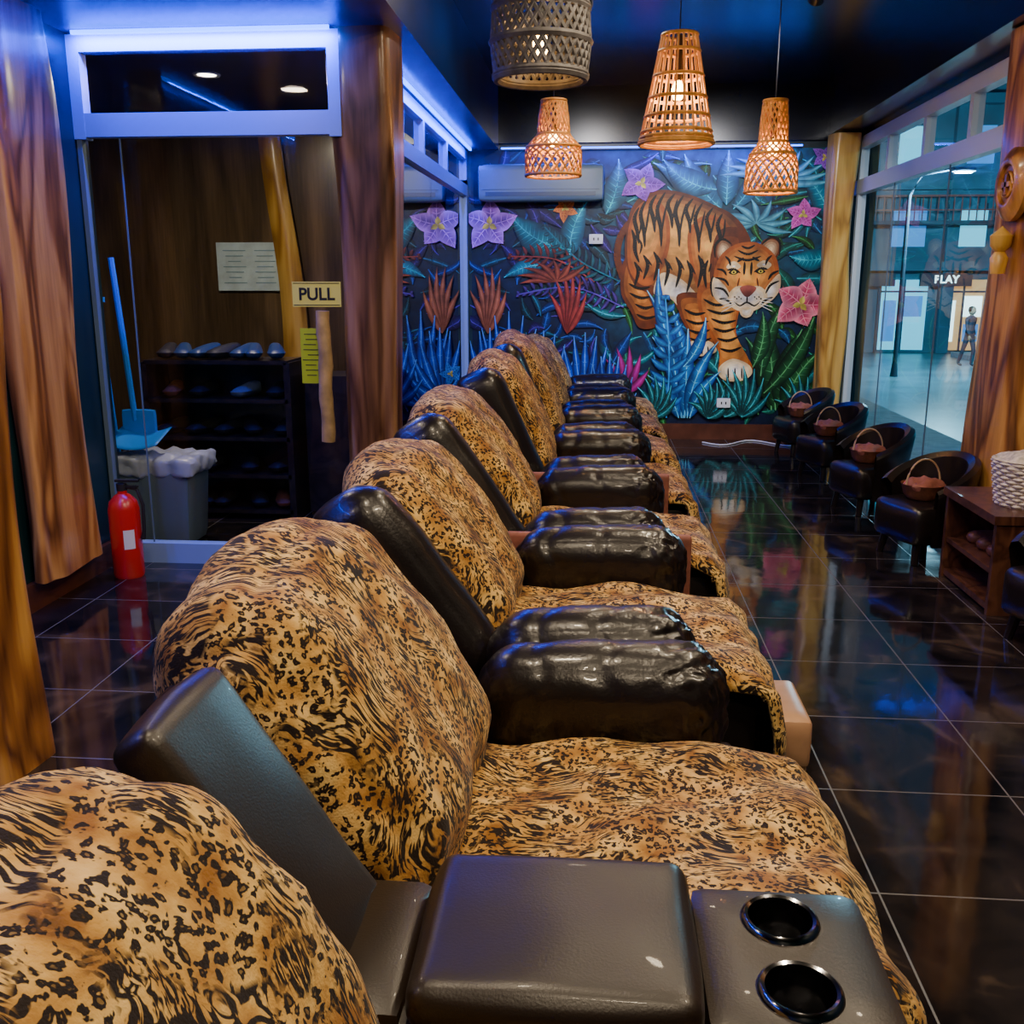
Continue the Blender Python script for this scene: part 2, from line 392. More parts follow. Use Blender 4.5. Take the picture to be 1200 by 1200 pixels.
pillar('wood_pillar',(-1.16,YG+.14),.15,.17,.0,CZ-.0,'wood3',1.3,amp=.10)
pillar('wood_pillar',(-1.95,2.70),.20,.16,.0,CZ,'wood',4.1,amp=.15)
pillar('wood_pillar',(XLL+.06,4.38),.05,.23,.14,CZ,'wood',7.7,amp=.22,ridge=.03)
pillar('wood_pillar',(XR-.17,YF-.24),.12,.1,.0,2.74,'yel',2.9,amp=.2,ridge=.02)
pillar('wood_pillar',(XR-.10,5.50),.10,.28,.0,2.75,'wood',5.6,amp=.12,ridge=.02)
pillar('wood_pillar',(XR-.10,3.0),.1,.28,.0,2.75,'wood',8.6,amp=.12,ridge=.015)

# ---------------------------------------------------------------- recliners
def recliner(y0,seed,rec=31,near='arm',far='arm',yn=-.30,yf=.45,toplen=.62,towel_or_panel=False,armoff=.465,seatw=.355,zt=0,thick=.12):
    e=empty('recliner_chair',(0,y0,0))
    b=MB()
    b.rbox((-.02,0,.22),(.38,.42,.16),.03,(4,4,4))
    b.rbox((.34,0,.22),(.14,.34,.16),.05,(4,4,4))
    for sx in (-.3,.3):
        for sy in (-.33,.33): b.lathe([(.02,0),(.025,.07)],(sx,sy,0),10,cap=True)
    b.obj('base',['leather'],e)
    for side,kind in ((-1,near),(1,far)):
        if kind!='arm': continue
        a=MB(); yy=side*armoff; xc=.02 if side>0 else 0.0; hx=.30 if side>0 else .27; zc=.495 if side>0 else .505
        def fa(p,u,d):
            q=(p.x,p.y+seed,p.z)
            f=max(0,min(1,(u[0]-.30)/.5))
            ang=math.atan2(u[2],u[1])
            w=.004*nz(q,6,seed)
            w-=f*.006*max(0,math.sin(ang*7+4*nz(q,7)+u[0]*5))**2
            w+=f*.012*(.5-abs(nz(q,22,seed)))+f*.012*(.5-abs(nz(q,46,seed)))
            w-=.004*max(0,math.sin(p.x*38+3*nz(q,8)))**3*(1-f)
            taper=1-.12*max(0,-u[0])
            return Vector((p.x,yy+(p.y-yy)*taper,p.z+.010*u[0]+.014*(1-u[0]**2)))+d*w
        a.rbox((xc,yy,zc),(hx,.112,.145),.106,(56,28,28),.004,fa)
        a.rbox((xc+.02,yy,.20),(hx+.02,.085,.19),.03,(6,4,5),.005)
        a.obj('arm_near' if side<0 else 'arm_far',['leather'],e)
    def fs(i,j):
        prof=[(-.40,.52),(-.30,.475),(-.1,.465),(.15,.475),(.35,.465),(.46,.44),(.515,.38),(.535,.28),(.54,.16),(.52,.06)]
        t=i*(len(prof)-1); k=min(int(t),len(prof)-2); f=t-k
        x=prof[k][0]*(1-f)+prof[k+1][0]*f; z=prof[k][1]*(1-f)+prof[k+1][1]*f
        w=2*j-1; y=w*(seatw+.03*max(0,(x-.33)*4 if x>.33 else 0))
        edge=max(0,abs(w)-.86)/.14
        z-=.05*edge**2 if i<.6 else 0; x-=.04*edge**2 if i>=.6 else 0
        n=.010*math.sin(9*x+13*y+3*nz((x,y,seed),3)+seed)+.009*math.sin(26*y-16*x+seed*2+2*nz((x,y,seed),4))+.007*nz((x,y,z),8,seed)
        z+=n*(1-.3*i)
        if i>.55: x+=.022*math.sin(24*y+seed+2*x)*(i-.5)*1.6; z+=(.02*math.sin(11*y+seed) if i>.95 else 0)
        return (x,y,z)
    s=MB().grid(fs,64,48); s.obj('seat_throw',['leo'],e,solid=-.012)
    R=Matrix.Translation((-.28,0,.44))@Matrix.Rotation(math.radians(-rec),4,'Y')
    L=toplen/2
    bb=MB()
    bb.rbox((-.08,0,L-.03),(.07,.41,L-.04),.06,(4,8,8),.01,M=R)
    def fw(p,u,d):
        return p+d*(.008*nz(p,6,seed)+.004*abs(nz(p,20,seed)))
    if near=='arm':
        bb.rbox((-.045,yn-.075,L-.01),(.125,.095,L-.0),.085,(10,10,22),.008,fw,M=R)
    bb.obj('back_frame',['leather'],e)
    t=MB()
    def ft(p,u,d):
        q=(p.x,p.y,p.z)
        fold=.007*math.sin(17*p.y+6*p.z+2.5*nz(q,3,seed)+seed)+.007*nz(q,5,seed)+.006*(1-2*abs(nz(q,10,seed)))
        w=.5+.5*u[2]
        p=Vector((p.x+.02*math.sin(math.pi*(.5+.5*u[2])),p.y*(1.0+.02*nz(q,4)),p.z-.05*(abs(u[1])**3)*w-.02*w*abs(u[1])))
        return p+d*fold
    t.rbox((-.02,(yn+yf)/2,L+.02+zt),(thick,(yf-yn)/2,L+.015),min(thick-.01,.125),(14,44,40),.022,ft,M=R)
    t.obj('back_throw',['leo'],e)
    if towel_or_panel:
        tw=MB(); tw.rbox((.02,armoff+.118,.36),(.34,.014,.24),.012,(24,4,14),.0,lambda p,u,d:p+Vector((0,.006*nz(p,12),0)))
        tw.obj('worn_arm_panel',['towel_or_panel'],e)  # brown panel standing for the worn leather arm front, not a cloth
    return e
recliner(.60,1.1,29,far='none',near='none',yn=-.4,yf=.385,seatw=.385,zt=-.01,thick=.175)
recliner(1.715,2.3,33,near='none',yn=-.36,yf=.42,seatw=.385,armoff=.50,toplen=.64,thick=.13)
rc=[36,35,24,22,24,26]
for k in range(6):
    recliner(2.905+1.155*k,3.7+k*1.37,rc[k],toplen=[.64,.68,.70,.74,.62,.6][k],towel_or_panel=(k in (0,1)))

# console between first two
ce=empty('cup_holder_console',(0,1.145,0))
b=MB()
b.rbox((-.06,0,.33),(.28,.150,.29),.03,(4,4,4))
b.rbox((-.285,0,.555),(.07,.145,.08),.03,(4,4,4))
b.obj('body',['leather2'],ce)
b=MB(); b.rbox((.27,0,.34),(.125,.153,.30),.025,(6,6,8)); deck=b.obj('cup_deck',['leather2'],ce)
cut=MB(); 
for dy in (.07,-.07): cut.lathe([(.044,.0),(.044,.2)],(.268,dy,.555),32,cap=True)
co=cut.obj('cutter',['dark'],None,False,loc=(0,1.145,0))
md=deck.modifiers.new('b','BOOLEAN'); md.operation='DIFFERENCE'; md.object=co; md.solver='EXACT'
C.view_layer.update(); dg=C.evaluated_depsgraph_get()
me=D.meshes.new_from_object(deck.evaluated_get(dg)); deck.modifiers.clear(); deck.data=me
D.objects.remove(co)
r=MB()
for dy in (.07,-.07):
    r.lathe([(.0,.075),(.030,.076),(.040,.08),(.043,.10),(.043,.13)],(.268,dy,.485),32,mi=1)
    r.lathe([(.0425,.560),(.0425,.640),(.0435,.646),(.048,.648),(.052,.645),(.054,.640)],(.268,dy,.0),40,mi=0)
r.obj('cup_holders',['chrome','dark'],ce)
b=MB()
def fl(p,u,d):
    return p+d*(.003*nz(p,9))
b.rbox((-.035,0,.643),(.180,.157,.033),.026,(24,20,6),.006,fl)
b.obj('lid',['leather2'],ce)
b=MB(); Rp=Matrix.Translation((-.265,0.02,.55))@Matrix.Rotation(math.radians(-33),4,'Y')
b.rbox((-.03,0,.235),(.035,.120,.265),.02,(6,16,20),.008,fl,M=Rp); b.obj('back_panel',['leather2'],ce)

fs_=empty('foot_stool',(.63,3.02,0)); b=MB(); b.rbox((0,0,.10),(.06,.17,.08),.02,(5,7,5),.006) 
for sx in (-.04,.04):
    for sy in (-.13,.13): b.lathe([(.015,0),(.015,.03)],(sx,sy,0),8,cap=True)
b.obj('cushion',['tan'],fs_)

# ---------------------------------------------------------------- therapist stools with basket
def stool(x,y,rot,bask=True):
    e=empty('tub_stool',(x,y,0),rot)
    b=MB(); b.rbox((0,0,.215),(.19,.19,.105),.04,(8,8,5),.015)
    for sx in (-.13,.13):
        for sy in (-.13,.13): b.tube([(sx,sy,.14),(sx*1.15,sy*1.15,0)],[.024,.018],8)
    def fo(i,j):
        a=math.radians(-115+230*i); h=.18+.24*max(0,math.cos(a*.62))
        prof=[(.205,.10),(.240,.12+h*.5),(.268,.12+h),(.262,.145+h),(.232,.158+h),(.200,.13+h),(.185,.14+h*.5),(.17,.2),(.205,.10)]
        t=j*(len(prof)-1); k=min(int(t),len(prof)-2); f=t-k
        rr=prof[k][0]*(1-f)+prof[k+1][0]*f; z=prof[k][1]*(1-f)+prof[k+1][1]*f
        return (math.cos(a)*rr,math.sin(a)*rr,z)
    b.grid(fo,28,24)
    b.obj('seat_and_back',['leather'],e)
    if bask:
        k=MB(); k.lathe([(.0,.335),(.08,.335),(.10,.36),(.112,.41),(.117,.415),(.11,.41),(.095,.37),(.0,.355)],(-.02,0,0),20)
        k.rbox((-.02,0,.40),(.09,.07,.035),.03,(8,8,5),.01,lambda p,u,d:p+d*.03*nz(p,22),mi=2)
        k.tube([(-.02+.108*math.cos(t),.0,.41+.14*math.sin(t)) for t in [i*math.pi/14 for i in range(15)]],.005,6,mi=1)
        k.obj('basket',['bbask','hoop','towel_or_panel'],e)
for i,y in enumerate((4.06,5.45,6.58,7.72,8.80)):
    stool(1.82 if i else 1.98,y,.35+.1*math.sin(i*3),i>0)
sh=empty('shoe_cabinet',(2.04,4.77,0)); b=MB()
for y in (-.31,.31): b.box((0,y,.22),(.23,.015,.22))
b.box((0,0,.45),(.245,.335,.02)); b.box((0,0,.20),(.22,.30,.012)); b.box((0,0,.03),(.22,.30,.015)); b.box((.21,0,.22),(.01,.3,.21))
b.obj('carcass',['woodc'],sh,False)
k=MB()
for i in range(4): k.rbox((-.05,-.2+i*.13,.238),(.10,.04,.03),.025,(5,4,4),.01)
k.obj('slippers',['bbask'],sh)
bs=empty('woven_basket',(2.03,4.70,.47)); b=MB()
for j in range(28):
    a=2*math.pi*j/28; b.tube([(math.cos(a)*.125,math.sin(a)*.125,0),(math.cos(a)*.14,math.sin(a)*.14,.1),(math.cos(a)*.155,math.sin(a)*.155,.21)],.005,5)
for q in range(13):
    z=.008+q*.0162; R0=.126+.03*z/.21
    b.tube([((R0+.006*math.cos(14*a+math.pi*(q%2)))*math.cos(a),(R0+.006*math.cos(14*a+math.pi*(q%2)))*math.sin(a),z) for a in [2*math.pi*i/84 for i in range(84)]],.0085,5,closed=True)
b.lathe([(0,.005),(.12,.005)],(0,0,0),28); b.lathe([(.15,.205),(.165,.215),(.15,.222),(.14,.21)],(0,0,0),28)
b.rbox((0,0,.2),(.12,.11,.04),.035,(8,8,4),.02,lambda p,u,d:p+d*.02*nz(p,14))
b.obj('basket_body',['basket'],bs)
pq=empty('carved_wood_plaque',(2.075,5.40,1.97)); b=MB()
Mr=Matrix.Rotation(math.radians(-90),4,'Y')
b.lathe([(0,.015),(.09,.015),(.10,.03),(.12,.035),(.15,.02),(.18,.0),(.18,-.03),(0,-.03)],(0,0,0),32,M=Mr)
b.tube([(-.02,.06*math.cos(t),.06*math.sin(t)) for t in [i*.524 for i in range(12)]],.008,6,closed=True)
b.box((-.02,0,0),(.012,.012,.05)); b.box((-.02,0,0),(.012,.05,.012)); b.obj('disc',['wood'],pq)
b=MB(); b.lathe([(0,-.44),(.035,-.44),(.045,-.36),(.025,-.33),(.05,-.3),(.055,-.25),(.02,-.22),(0,-.2)],(-.02,0,0),16); b.obj('pendant',['yel'],pq)

# ---------------------------------------------------------------- pendant lamps
def lattice(mb,prof,m,mi=0,th=.004,kind='diamond'):
    n=len(prof)
    P=lambda i,j:(prof[i][0]*math.cos(2*math.pi*j/m),prof[i][0]*math.sin(2*math.pi*j/m),prof[i][1])
    if kind=='diamond':
        for sgn in (1,-1):
            for j in range(m):
                mb.tube([P(i,j+sgn*i*.5) for i in range(n)],th,5,mi)
    else:
        for j in range(m): mb.tube([P(i,j) for i in range(n)],th,5,mi)
def lamp(name,x,y,zb,h,prof,m,mat,kind,rings,th=.004,energy=12):
    e=empty(name,(x,y,zb)); mb=MB()
    pr=[(r,z*h) for r,z in prof]
    def samp(k):
        t=k*(len(pr)-1); i=min(int(t),len(pr)-2); f=t-i; return (pr[i][0]*(1-f)+pr[i+1][0]*f,pr[i][1]*(1-f)+pr[i+1][1]*f)
    nn=int(h/.028) if kind=='diamond' else 12
    full=[samp(i/nn) for i in range(nn+1)]
    lattice(mb,full,m,0,th,kind)
    for k in rings:
        r,z=samp(k); mb.tube([(r*math.cos(a),r*math.sin(a),z) for a in [i*math.pi/18 for i in range(36)]],th*1.6,6,closed=True)
    mb.obj('shade',[mat],e)
    c=MB(); c.tube([(0,0,h),(0,0,CZ2-zb)],.004,6); c.lathe([(.05,0),(.05,-.03),(.01,-.04)],(0,0,CZ2-zb),16); c.tube([(0,0,h*.55),(0,0,h)],.018,8)
    rt,zt_=samp(1)
    for a in (0,2.09,4.19): c.tube([(0,0,h),(rt*math.cos(a),rt*math.sin(a),h)],.004,5)
    c.obj('cord',['dark'],e)
    bu=MB(); bu.lathe([(.001,-.05),(.022,-.045),(.033,-.02),(.033,.005),(.018,.04),(.014,.06)],(0,0,h*.5),14); bu.obj('bulb',['bulb'],e)
    light('lamp_light','POINT',(0,0,h*.42),energy,(1,.55,.20),e,soft=.04)
    return e
lamp('drum_pendant_lamp',-.25,4.35,2.31,.27,[(.185,0),(.20,.5),(.19,1)],34,'rattang','diamond',(0,.04,.96,1,.5),.010,1.2)
lamp('pendant_lamp',-.29,6.5,2.14,.44,[(.172,0),(.175,.28),(.168,.38),(.10,.55),(.09,.8),(.075,1)],20,'rattan','diamond',(0,.4,.6,1),.006,20)
lamp('pendant_lamp',.40,5.55,2.20,.53,[(.195,0),(.18,.12),(.14,.5),(.09,1)],22,'rattan','slat',(0,.05,.15,.3,.45,.6,.75,.9,1),.006,22)
lamp('pendant_lamp',1.06,6.5,2.03,.53,[(.158,0),(.155,.3),(.135,.42),(.085,.55),(.08,.8),(.07,1)],18,'rattan','diamond',(0,.4,.6,1),.006,20)

# ---------------------------------------------------------------- door things
dsg=empty('pull_sign',(-1.415,YG-.012,1.43)); b=MB(); b.box((0,0,0),(.125,.003,.062)); b.obj('plate',['yellow'],dsg,False)
b=MB(); 
for z in (-.054,.054): b.box((0,-.0035,z),(.119,.0006,.002))
b.obj('border',['ink'],dsg,False)
text('lettering','PULL',(0,-.004,-.002),.085,'ink',dsg,bold=.002)
nb=empty('door_notice',(-1.45,YG-.012,1.12)); b=MB(); b.box((0,0,0),(.06,.002,.14)); b.obj('sheet',['lime'],nb,False)
b=MB()
for i in range(9): b.box((-.005+.01*math.sin(i*2),-.003,.11-i*.026),(.035+.01*math.sin(i*3),.0006,.002))
b.obj('text_lines',['ink'],nb,False)
dh=empty('bamboo_door_handle',(-1.365,YG-.09,1.02)); b=MB()
b.tube([(0.004*math.sin(i),0,-.33+.66*i/12) for i in range(13)],[.034,.036,.034,.033,.037,.033,.034,.038,.034,.033,.036,.033,.034],14)
for z in (-.28,.28): b.tube([(0,0,z),(0,.075,z)],.01,8)
b.obj('pole',['bamboo'],dh)
ps=empty('laminated_poster',(-2.66,7.58,1.60)); b=MB(); b.box((0,0,0),(.26,.006,.18)); b.obj('sheet',['paper'],ps,False)
b=MB()
for i in range(7): b.box((-.12,-.008,.12-i*.04),(.09-.02*(i%3),.001,.003)); b.box((.12,-.008,.12-i*.04),(.08-.015*(i%2),.001,.003))
b.obj('print',['printc'],ps,False)
pk=MB(); pk.grid(lambda i,j:(-2.42+.03*math.sin(i*5)+(j-.5)*.2*(1-.2*i)+.1*(1-i),7.55,.75+i*1.9),12,2); pk.obj('wood_plank',['yel'],None,solid=.03)
rk=empty('shoe_rack',(-2.37,6.15,0)); b=MB()
for x in (-.46,.46): b.box((x,0,.5),(.02,.17,.5))
for z in (.05,.28,.52,.76,1.0): b.box((0,0,z),(.46,.17,.012))
b.box((0,.16,.5),(.46,.006,.5))
b.obj('rack_frame',['woodd'],rk,False)
mats=['ink','grey','bbask','whitep','slate']
k=MB(); rr=random.Random(5)
for z,n in ((.06,5),(.29,4),(.53,5),(.77,4),(1.012,7)):
    for i in range(n):
        x=-.36+i*.72/(n-1)+rr.uniform(-.03,.03); a=rr.uniform(-.5,.5); mi=rr.choice([0,0,1,2,0,3]) if z<1 else rr.choice([0,4,4])  # blue sheen along the top row is put into the shoe colour
        Mx=Matrix.Translation((x,-.02,z+.045))@Matrix.Rotation(a,4,'Z')
        k.rbox((0,0,0),(.045,.13,.032),.03,(5,8,4),.01,lambda p,u,d:Vector((p.x*(1+.15*u[1]*-1),p.y,p.z+(.022*u[1] if u[2]>0 else 0))),mi,Mx)
k.obj('shoes',mats,rk)
cb=MB(); cb.rbox((0,0,0),(.24,.2,.45),.02,(3,3,3)); cb.obj('dark_cabinet',['woodd'],None,loc=(-1.62,6.35,.46))
bn=empty('trash_bin',(-2.52,5.42,0)); b=MB()
def fbn(p,u,d): s=.86+.14*(p.z/.5); return Vector((p.x*s,p.y*s,p.z))
b.rbox((0,0,.25),(.25,.17,.25),.04,(6,6,6),0,fbn); b.obj('body',['grey'],bn)
b=MB()
def fbg(p,u,d): return p+d*.03*nz(p,18)+Vector((0,0,-.03*abs(nz(p,9)) if u[2]<0 else 0))
b.rbox((0.02,0,.475),(.262,.185,.05),.03,(28,22,6),0,fbg); b.obj('liner_bag',['bag'],bn)
dp=empty('dustpan',(-2.60,5.36,.57)); b=MB()
b.grid(lambda i,j:(-.15+.30*i,-.10+.22*j,.0+.03*(2*i-1)**2+.07*j),8,6)
b.rbox((-.04,.12,.12),(.10,.02,.08),.015,(4,4,4)); b.tube([(-.06,.11,.14),(-.10,.13,.6),(-.14,.15,1.05)],.014,8)
b.obj('pan_and_handle',['blue'],dp,solid=.004)
br=empty('broom',(-2.86,5.60,0.0)); b=MB(); b.tube([(.04,0,.12),(0,.0,.8),(-.03,.0,1.38)],.012,8); b.rbox((.05,0,.07),(.12,.03,.07),.02,(5,4,5)); b.box((-.05,.0,1.39),(.06,.015,.014)); b.obj('brush_and_handle',['blue'],br)
fe=empty('fire_extinguisher',(-2.40,4.72,0)); b=MB()
b.lathe([(0,.0),(.072,.0),(.078,.015),(.078,.36),(.068,.40),(.04,.43),(.024,.44),(.024,.46)],(0,0,0),28); b.obj('cylinder',['red'],fe)
b=MB(); b.lathe([(.02,.45),(.026,.455),(.026,.49),(.0,.495)],(0,0,0),12); b.box((.03,0,.505),(.06,.012,.006)); b.box((.035,0,.475),(.05,.012,.005))
b.tube([(.02,0,.475),(.08,0,.46),(.105,0,.38),(.10,0,.25),(.09,0,.2)],[.01,.009,.009,.009,.014],8); b.obj('valve_and_hose',['ink'],fe)
b=MB(); b.grid(lambda i,j:(.0792*math.sin(.3+.7*i),-.0792*math.cos(.3+.7*i),.16+.10*j),8,1); b.obj('label',['whitep'],fe)
ac=empty('air_conditioner',(-.53,YF-.15,2.36)); b=MB(); b.rbox((0,0,0),(.57,.10,.16),.035,(8,6,8),.004); b.obj('housing',['acp'],ac)
b=MB(); b.box((0,-.098,-.10),(.50,.006,.018)); b.box((0,-.102,-.06),(.53,.003,.002)); b.obj('louver',['slate'],ac,False)
for (x,z) in ((-.02,1.87),(1.22,.36)):
    o=empty('wall_outlet',(x,YF-.07,z)); b=MB(); b.rbox((0,0,0),(.065,.015,.045),.008,(3,3,3)); b.obj('cover',['whitep'],o)
    b=MB(); b.box((-.02,-.016,0),(.006,.001,.012)); b.box((.02,-.016,0),(.006,.001,.012)); b.obj('slots',['ink'],o,False)
cbm=MB(); cbm.tube([(1.02+i*.07,9.3-.15*math.sin(i*.7),.008) for i in range(14)],.007,6); cbm.obj('power_cable',['whitep'])
def down(x,y,z,en,col=(1,.80,.54),size=.16):
    e=empty('room_or_added_downlight',(x,y,z)); b=MB(); b.lathe([(.0,-.004),(.055,-.004)],(0,0,0),20,mi=0); b.lathe([(.055,-.004),(.075,-.008),(.08,0)],(0,0,0),20,mi=1); b.obj('fixture',['down','whitep'],e)
    light('room_or_added_light','AREA',(0,0,-.02),en,col,e,size=size)
for (x,y,en) in ((.2,.2,28),(1.2,1.5,34),(-.3,1.9,30),(1.3,3.2,32),(.5,3.9,24),(.0,6.1,20)): down(x,y,CZ2,en)  # added ceiling lights, kept out of view, to brighten the room
for (x,y,en) in ((-1.9,1.0,10),(-1.9,3.6,11),(-2.3,6.0,24)): down(x,y,CZ,en)  # last is the inner room's own lamp, the others are added
for x,tx in ((-.1,-.2),(1.2,1.2)):  # added spots with cans, above the view, to brighten the mural
    e=empty('added_mural_spot',(x,6.15,CZ2)); tgt=Vector((tx-x,YF-6.15,1.25-CZ2+.15)); q=tgt.to_track_quat('-Z','Y')
    b=MB(); b.tube([(0,0,0),(0,0,-.08)],.012,8); Mq=Matrix.Translation((0,0,-.14))@q.to_matrix().to_4x4()
    b.lathe([(.0,.08),(.045,.08),(.045,-.04),(.040,-.045),(.036,.0),(0,.0)],(0,0,0),20,M=Mq); b.obj('can',['dark'],e)
    light('spot','SPOT',(0,0,-.14),230 if x<0 else 280,(.97,.95,.98),e,rot=q.to_euler(),spot=math.radians(62),soft=.04).location=Vector((0,0,-.14))+tgt.normalized()*.06
# ---------------------------------------------------------------- mural
class Mural:
    def __init__(s): s.v=[];s.f=[];s.c=[];s.d=0
    def W(s,p,):
        u,v=p; x=-1.136+(u-560)*.00793; dd=515-v; z=.008299*dd-1.483e-6*dd*dd
        return (max(-1.21,min(2.2,x)),YF-.004-s.d,max(.12,min(2.66,z)))
    def layer(s): s.d+=.00004
    def quad(s,pts,cols):
        o=len(s.v); s.v+=[s.W(p) for p in pts]; s.f.append(tuple(range(o,o+len(pts)))); s.c+=cols
    def leaf(s,b,t,w,bend=0,c0=(.0,.1,.1),c1=(.1,.6,.5),n=9,vein=0,vc=None,half=.6):
        s.layer(); b=Vector(b);t=Vector(t);d=t-b;pr=Vector((-d.y,d.x)).normalized()
        sp=[b+d*(i/n)+pr*bend*4*(i/n)*(1-i/n) for i in range(n+1)]
        def wd(k): return w*math.sin(math.pi*min(1,max(0,k))**.75)*.5
        for i in range(n):
            a,c=i/n,(i+1)/n
            for sg,mul in ((1,1),(-1,half)):
                cm=[x*(.6+.5*a)*(.75+.25*mul) for x in c1]; ce=[x*mul for x in c0]
                s.quad([sp[i],sp[i+1],sp[i+1]+pr*sg*wd(c),sp[i]+pr*sg*wd(a)],[cm,cm,ce,ce])
        if vein:
            s.layer(); vc=vc or [min(1,x*1.5+.05) for x in c1]
            for i in range(1,vein):
                a=i/vein; k=min(int(a*n),n-1); p=sp[k]+(sp[k+1]-sp[k])*(a*n-k); fw=d.normalized()
                for sg in (1,-1):
                    q=p+pr*sg*wd(a)*.85+fw*w*.18; s.quad([p-fw*.6,q,p+fw*.6],[vc,c0,vc])
            for i in range(n): s.quad([sp[i]-pr*.6,sp[i+1]-pr*.5,sp[i+1]+pr*.5,sp[i]+pr*.6],[vc]*4)
    def flower(s,c,r,n,c0,c1,cc=(.9,.8,.2),rot=0,wf=.62):
        for i in range(n):
            a=rot+2*math.pi*i/n; rr=r*(1+.12*math.sin(i*2.3))
            s.leaf(c,(c[0]+rr*math.cos(a),c[1]+rr*math.sin(a)),r*wf,r*.05,c1,c0,8,vein=5,vc=[min(1,x*1.1) for x in c1],half=.85)
        for i in range(3):
            a=rot+2.1*i; s.leaf(c,(c[0]+r*.32*math.cos(a),c[1]+r*.32*math.sin(a)),r*.22,0,cc,cc,5)
    def smooth(s,pts,k=5):
        P=[Vector(p) for p in pts];n=len(P);out=[]
        for i in range(n):
            p0,p1,p2,p3=P[i-1],P[i],P[(i+1)%n],P[(i+2)%n]
            for q in range(k):
                t=q/k; out.append(.5*((2*p1)+(p2-p0)*t+(2*p0-5*p1+4*p2-p3)*t*t+(3*p1-p0-3*p2+p3)*t**3))
        return out
    def blob(s,pts,ci,co=None):
        s.layer(); out=s.smooth(pts)
        ys=[p.y for p in out]; y0,y1=min(ys),max(ys); co=co or ci
        o=len(s.v); s.v+=[s.W(p) for p in out]
        for p in out: k=(p.y-y0)/(y1-y0+1e-6); s.c.append([ci[a]*(1-k)+co[a]*k for a in range(3)])
        for tri in tessellate_polygon([[Vector((p.x,p.y,0)) for p in out]]): s.f.append(tuple(o+i for i in tri))
    def form(s,pts,c,cc,ce,steps=4):
        out=s.smooth(pts); c=Vector(c)
        for q in range(steps+1):
            k=q/steps; s.layer(); sc=1-.8*k; col=[ce[a]*(1-k)+cc[a]*k for a in range(3)]
            P=[c+(p-c)*sc for p in out]; o=len(s.v); s.v+=[s.W(p) for p in P]; s.c+=[col]*len(P)
            for tri in tessellate_polygon([[Vector((p.x,p.y,0)) for p in P]]): s.f.append(tuple(o+i for i in tri))
    def stroke(s,pts,w,c,taper=True):
        s.layer(); P=[Vector(p) for p in pts];n=len(P);out=[]
        for i in range(n-1):
            p0=P[max(i-1,0)];p1=P[i];p2=P[i+1];p3=P[min(i+2,n-1)]
            for k in range(5):
                t=k/5; out.append(.5*((2*p1)+(p2-p0)*t+(2*p0-5*p1+4*p2-p3)*t*t+(3*p1-p0-3*p2+p3)*t**3))
        out.append(P[-1]); m=len(out)
        for i in range(m-1):
            d=(out[i+1]-out[i]); pr=Vector((-d.y,d.x)); 
            if pr.length<1e-6: continue
            pr.normalize()
            wa=w*.5*(math.sin(math.pi*i/(m-1))**.6 if taper else 1); wb=w*.5*(math.sin(math.pi*(i+1)/(m-1))**.6 if taper else 1)
            s.quad([out[i]-pr*wa,out[i+1]-pr*wb,out[i+1]+pr*wb,out[i]+pr*wa],[list(c)]*4)
    def frond(s,b,t,bend,L,n,c0,c1,w=6,up=.6):
        b=Vector(b);t=Vector(t);d=t-b;pr=Vector((-d.y,d.x)).normalized();f=d.normalized()
        for i in range(1,n+1):
            a=i/n; p=b+d*a+pr*bend*4*a*(1-a); l=L*(math.sin(math.pi*(.15+.8*a))**.7)
            for sg in (1,-1):
                s.leaf(p,p+(pr*sg*(1-up*a*.6)+f*up)*l,w,sg*l*.08,c0,c1,5)
        s.stroke([b,b+d*.5+pr*bend,t],1.6,c1,False)
mu=Mural(); R=random.Random(11)
for i in range(16):
    for j in range(14):
        x0=553+i*28.5; y0=172+j*24; 
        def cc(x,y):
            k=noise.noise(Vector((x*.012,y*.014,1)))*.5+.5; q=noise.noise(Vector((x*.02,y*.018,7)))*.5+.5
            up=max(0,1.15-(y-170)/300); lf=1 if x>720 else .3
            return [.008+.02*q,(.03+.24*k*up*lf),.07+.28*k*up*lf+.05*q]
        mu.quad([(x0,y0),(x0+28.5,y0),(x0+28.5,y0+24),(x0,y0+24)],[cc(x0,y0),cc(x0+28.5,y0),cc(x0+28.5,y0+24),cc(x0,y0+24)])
def rc_(x,y): 
    if x<730: return R.choice([((0,.03,.12),(.02,.16,.55)),((0,.05,.10),(.02,.30,.42)),((.02,.0,.10),(.12,.06,.45)),((.0,.03,.05),(.02,.18,.22))])
    return R.choice([((0,.08,.08),(.02,.40,.30)),((.0,.05,.15),(.03,.28,.55)),((.01,.08,.03),(.06,.36,.10)),((0,.12,.15),(.05,.55,.60))])
for i in range(300):
    x=R.uniform(560,970);y=R.uniform(185,485);a=R.uniform(0,6.28);l=R.uniform(22,54);c=rc_(x,y)
    mu.leaf((x,y),(x+l*math.cos(a),y+l*math.sin(a)*.9),R.uniform(8,16),R.uniform(-8,8),c[0],[k*.8 for k in c[1]],7,vein=4)
T0=(.0,.14,.22);T1=(.04,.60,.74);B0=(.0,.06,.30);B1=(.03,.34,.95)
for (b,t,w,bd) in (((830,250),(765,190),30,8),((845,245),(800,180),30,-6),((850,240),(850,176),26,0),((858,245),(890,178),22,6),((670,300),(690,235),28,-6),((640,310),(592,325),20,4),((712,250),(725,185),30,5),((970,260),(930,200),26,5),((970,300),(925,300),26,-5)):
    mu.leaf(b,t,w,bd,T0,T1,12,vein=10)
mu.leaf((672,292),(598,248),40,-10,(.0,.10,.14),(.02,.45,.48),16,vein=15,vc=(.10,.75,.75))
mu.leaf((838,222),(776,186),32,-8,(.0,.14,.20),(.05,.65,.85),14,vein=13)
